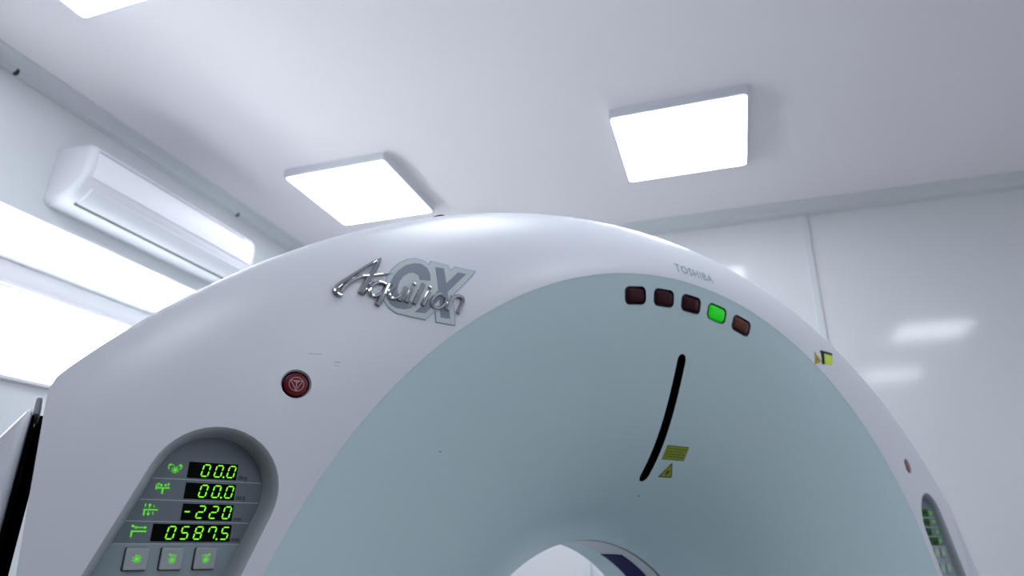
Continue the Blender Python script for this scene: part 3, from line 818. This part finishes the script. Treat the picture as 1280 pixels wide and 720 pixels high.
def control_panel(sx):
    """sx = -1: the panel left of the bore, +1: the one right of it (outline mirrored, writing not)"""
    yp = 0.034 if sx < 0 else 0.029
    lipL, inL = (lip_l, in_l) if sx < 0 else (mir(lip_l), mir(in_l))
    n = len(lipL)
    def X(x): return x
    # recess wall with rounded lip
    m_ = MB()
    cen = (PC if sx < 0 else (-PC[0], PC[1]))
    def mixl(a, b, t): return [(p[0] + (q[0] - p[0]) * t, p[1] + (q[1] - p[1]) * t) for p, q in zip(a, b)]
    lev = []
    for t, d in ((0, 0), (0.30, 0.06), (0.55, 0.20), (0.75, 0.42), (0.9, 0.72), (1.0, 1.0)):
        lp = mixl(lipL, inL, t)
        lev.append([L(x, ysh(*o) * (1 - d) + (yp + 0.0005) * d, z) for (x, z), o in zip(lp, lipL)])
    for p, q in zip(lev[:-1], lev[1:]): m_.prism(p, q, caps=False)
    root = m_.build('control_panel', M['lip'], gan, smooth=True, sharp=40)
    # panel floor: dark zone above, pale zone below
    zs = 0.3530
    def clip(loop, z, above):
        out = []
        for i in range(len(loop)):
            a, b = loop[i], loop[(i + 1) % len(loop)]
            ia, ib = (a[1] >= z) == above, (b[1] >= z) == above
            if ia: out.append(a)
            if ia != ib:
                t = (z - a[1]) / (b[1] - a[1]); out.append((a[0] + (b[0] - a[0]) * t, z))
        return out
    m_ = MB(); flat(m_, clip(inL, zs, True), yp, 0, 0.003); m_.build('display_field', M['panel_dark'], root)
    m_ = MB(); flat(m_, clip(inL, zs, False), yp, 0, 0.003); m_.build('key_field', M['panel_light'], root)
    # pale dividing lines and the printed units
    off = 0.0 if sx < 0 else 2 * 0.8635 - 0.0012
    def span(z):
        xs = []
        for i in range(n):
            a, b = inL[i], inL[(i + 1) % n]
            if (a[1] > z) != (b[1] > z): xs.append(a[0] + (b[0] - a[0]) * (z - a[1]) / (b[1] - a[1]))
        return min(xs) + 0.001, max(xs) - 0.001
    m_ = MB()
    for z in (0.4222, 0.3990, 0.3761, 0.3530):
        a, b = span(z); flat(m_, rect(a, b, z - 0.0004, z + 0.0004), yp - 0.0002)
    m_.build('dividing_line', M['line'], root)
    dx = off
    rows = [(0.4243, 0.4423, -0.8890, -0.8345, '00.0', 'deg', icon_tilt), (0.4012, 0.4190, -0.8885, -0.8335, '00.0', 'deg', icon_couch_swing),
            (0.3782, 0.3960, -0.8876, -0.8325, '-220', 'mm', icon_couch_height), (0.3556, 0.3738, -0.9142, -0.8312, '0587.5', 'mm', icon_couch_slide)]
    ipos = [(-0.9030, 0.4338), (-0.9115, 0.4118), (-0.9198, 0.3890), (-0.9275, 0.3668)]
    for (z0, z1, x0, x1, s, unit, ic), (ix, iz) in zip(rows, ipos):
        if sx > 0:      # mirrored field: keep the row inside the outline
            x0_, x1_ = -x1 , -x0
            icx = -ix + 0.0
        else:
            x0_, x1_ = x0, x1; icx = ix
        m_ = MB(); flat(m_, rect(x0_, x1_, z0, z1), yp - 0.0006, 0, 0.0008)
        w, h, t = 0.0073, 0.0130, 0.0014
        x = x1_ - 0.0030 - w; zb = z0 + 0.0025
        chars = list(s)
        for i in range(len(chars) - 1, -1, -1):
            if chars[i] == '.': continue
            for pl in seg_polys(chars[i], x - 0.001, zb, w, h, t): flat(m_, pl, yp - 0.0009, 1)
            if i + 1 < len(chars) and chars[i + 1] == '.':
                flat(m_, disc(x + w + 0.0025, zb + 0.0001, 0.0011, 8), yp - 0.0009, 1)
            x -= 0.0143
        m_.build('display', [M['display'], M['green'] if sx < 0 else M['green_angle_dim']], root)
        m_ = MB()
        for pl in ic(icx, iz, 1): flat(m_, pl, yp - 0.0007 - 0.00002 * len(m_.f) / 10)
        m_.build('pictogram', M['green_icon'], root)
        m_ = MB(); ux = (x1_ + 0.0022) if sx < 0 else x0_ - 0.0115
        wd = 0.0092
        # lower-case letters drawn as strokes: x-height 0.0033, pen width 0.0006
        xh, pw, cx_ = 0.0034, 0.00062, ux
        zb_ = z0 + (0.0010 if unit == 'deg' else -0.0002)
        def arc(ox, a0, a1, rx=0.00125, n=9):
            return [(ox + rx * math.cos(math.radians(a0 + (a1 - a0) * k / n)), zb_ + xh / 2 + xh / 2 * math.sin(math.radians(a0 + (a1 - a0) * k / n))) for k in range(n + 1)]
        for q_, ch in enumerate(unit):
            if ch == 'm':
                lines_ = [[(cx_, zb_), (cx_, zb_ + xh)], [(cx_, zb_ + xh * .75), (cx_ + 0.0008, zb_ + xh), (cx_ + 0.0016, zb_ + xh * .8), (cx_ + 0.0016, zb_)],
                          [(cx_ + 0.0016, zb_ + xh * .75), (cx_ + 0.0025, zb_ + xh), (cx_ + 0.0033, zb_ + xh * .8), (cx_ + 0.0033, zb_)]]
                adv = 0.0048
            else:
                o_x = cx_ + 0.00125
                if ch == 'd': lines_ = [arc(o_x, 0, 360, n=14), [(o_x + 0.00125, zb_), (o_x + 0.00125, zb_ + xh * 1.55)]]
                elif ch == 'e': lines_ = [arc(o_x, 0, 320, n=13), [(o_x - 0.00125, zb_ + xh / 2), (o_x + 0.00125, zb_ + xh / 2)]]
                else: lines_ = [arc(o_x, 0, 360, n=14), [(o_x + 0.00125, zb_ + xh), (o_x + 0.00125, zb_ - xh * .30), (o_x + 0.0006, zb_ - xh * .52), (o_x - 0.0009, zb_ - xh * .46)]]
                adv = 0.0036
            for ln_ in lines_:
                for p0_, p1_ in zip(ln_[:-1], ln_[1:]):
                    flat(m_, bar(p0_, p1_, pw), yp - 0.0003 - 0.000002 * len(m_.f))
            cx_ += adv
        m_.build('unit_print', M['print'], root)
    for row, zt in ((0, 0.3495), (1, 0.3120)):
        for k, xk in enumerate((-0.9243, -0.8895, -0.8548)):
            xk2 = xk - row * 0.0135
            if sx > 0: xk2 = -xk2
            h = 0.0113
            zc = zt - 0.0117
            m_ = MB()
            a = [(xk2 + px, zc + pz) for px, pz in rounded_rect(h + 0.0007, h + 0.0007, 0.0018, 3)]
            flat(m_, [(x - 0.0007, z - 0.0003) for x, z in a], yp - 0.0004, 0)
            b = [(xk2 + px, zc + pz) for px, pz in rounded_rect(h, h, 0.0015, 3)]
            m_.prism([L(x, yp - 0.0003, z) for x, z in b], [L(x, yp - 0.0026, z) for x, z in b], 1, caps=False)
            c = [(xk2 + (x - xk2) * .93, zc + (z - zc) * .93) for x, z in b]
            m_.prism([L(x, yp - 0.0026, z) for x, z in b], [L(x, yp - 0.0032, z) for x, z in c], 1, caps=False)
            flat(m_, c, yp - 0.0032, 1)
            g_ = icon_star(xk2 + 0.0006, zc - (0.0 if k == 0 else 0.0014), 0.0046 if k == 0 else 0.0040)
            if k == 1: g_ += arrow((xk2 + 0.0050, zc + 0.0030), (xk2 - 0.0040, zc + 0.0042), 0.0014)
            if k == 2: g_ += arrow((xk2 - 0.0045, zc + 0.0030), (xk2 + 0.0050, zc + 0.0042), 0.0014)
            for i, pl in enumerate(g_): flat(m_, pl, yp - 0.00335 - 0.00001 * i, 2)
            m_.build('key', [M['black'], M['key'], M['green_icon']], root)
    return root
control_panel(-1); control_panel(1)

# --- side pillars that carry the gantry (front outline with rounded edge), with black sheets for the gap shade
pil = [(1.0500, 0.495), (1.0720, 0.457), (1.1000, 0.398), (1.1330, 0.335), (1.1660, 0.270), (1.2020, 0.180), (1.2320, 0.080), (1.2560, -0.05), (1.2700, -0.25), (1.2760, -0.55), (1.2760, -ISO), (1.0500, -ISO)]
for sx in (-1, 1):
    gx = 0.009 if sx > 0 else 0.0
    m_ = MB().prism([L(sx * (x + gx), 0.050, z) for x, z in pil], [L(sx * (x + gx), 0.75, z) for x, z in pil])
    pl = m_.build('side_pillar', M['shell'], gan, bevel=0.010, seg=3)
    m_ = MB().box(L(sx * (1.0497 + gx), 0.070, -0.85), L(sx * (1.0474 + gx), 0.70, 0.484))
    m_.build('gap_shade_lining', M['matte_black'], pl)  # black lining stands for the deep shade inside the gap
    # added black sheet that stops light from behind, keeping the gap dark
    m_ = MB().box(L(sx * (1.0470 + gx), 0.158, -0.85), L(sx * 1.034, 0.170, 0.496)); m_.build('gap_shade_sheet', M['matte_black'], gan)
    m_ = MB().box(L(sx * (1.0496 + gx), 0.062, 0.484), L(sx * (1.0440 + gx), 0.150, 0.503)); m_.build('gap_bracket', M['lip'], gan, bevel=0.002)
# --- floor base under the covers
m_ = MB().box(L(-1.00, 0.12, -ISO), L(1.00, 0.80, -0.84)); m_.build('base', M['panel_dark'], gan, bevel=0.01)

# ------------------------------------------------------------------ sky, light portal
wd = bpy.data.worlds.new('World'); scene.world = wd; wd.use_nodes = True
bg = wd.node_tree.nodes['Background']
bg.inputs['Color'].default_value = (0.90, 0.945, 1.0, 1); bg.inputs['Strength'].default_value = 16.5
pd = bpy.data.lights.new('window_portal', 'AREA'); pd.shape = 'RECTANGLE'; pd.size = WY1 - WY0; pd.size_y = WZ1 - WZ0
pd.cycles.is_portal = True
po = bpy.data.objects.new('window_portal', pd); link(po)
po.location = (XL - WT - 0.05, (WY0 + WY1) / 2, (WZ0 + WZ1) / 2)
po.rotation_euler = Matrix(((0, 0, -1), (1, 0, 0), (0, -1, 0))).to_euler()

# ------------------------------------------------------------------ camera
cam = bpy.data.cameras.new('Camera'); co = bpy.data.objects.new('Camera', cam); link(co)
cam.sensor_width = 36.0; cam.lens = 812.9976 / 1280 * 36.0
pitch, yaw, roll = 0.3660, 0.3228, 0.0106
fwd = Vector((-math.sin(yaw) * math.cos(pitch), math.cos(yaw) * math.cos(pitch), math.sin(pitch)))
right0 = Vector((math.cos(yaw), math.sin(yaw), 0)); up0 = right0.cross(fwd)
right = right0 * math.cos(roll) + up0 * math.sin(roll); up = -right0 * math.sin(roll) + up0 * math.cos(roll)
mw = Matrix((right, up, -fwd)).transposed().to_4x4(); mw.translation = (0, 0, CAMZ)
co.matrix_world = mw
cam.clip_start = 0.02
cam.dof.use_dof = True; cam.dof.focus_distance = 0.88; cam.dof.aperture_fstop = 4.5
scene.camera = co

scene.view_settings.view_transform = 'Standard'; scene.view_settings.look = 'None'
scene.view_settings.gamma = 1.0; scene.view_settings.exposure = 0.0; scene.view_settings.use_curve_mapping = False
cy = scene.cycles
cy.use_denoising = True; cy.max_bounces = 12; cy.diffuse_bounces = 8; cy.glossy_bounces = 6; cy.transparent_max_bounces = 12
cy.sample_clamp_indirect = 6.0; cy.caustics_reflective = False; cy.caustics_refractive = False
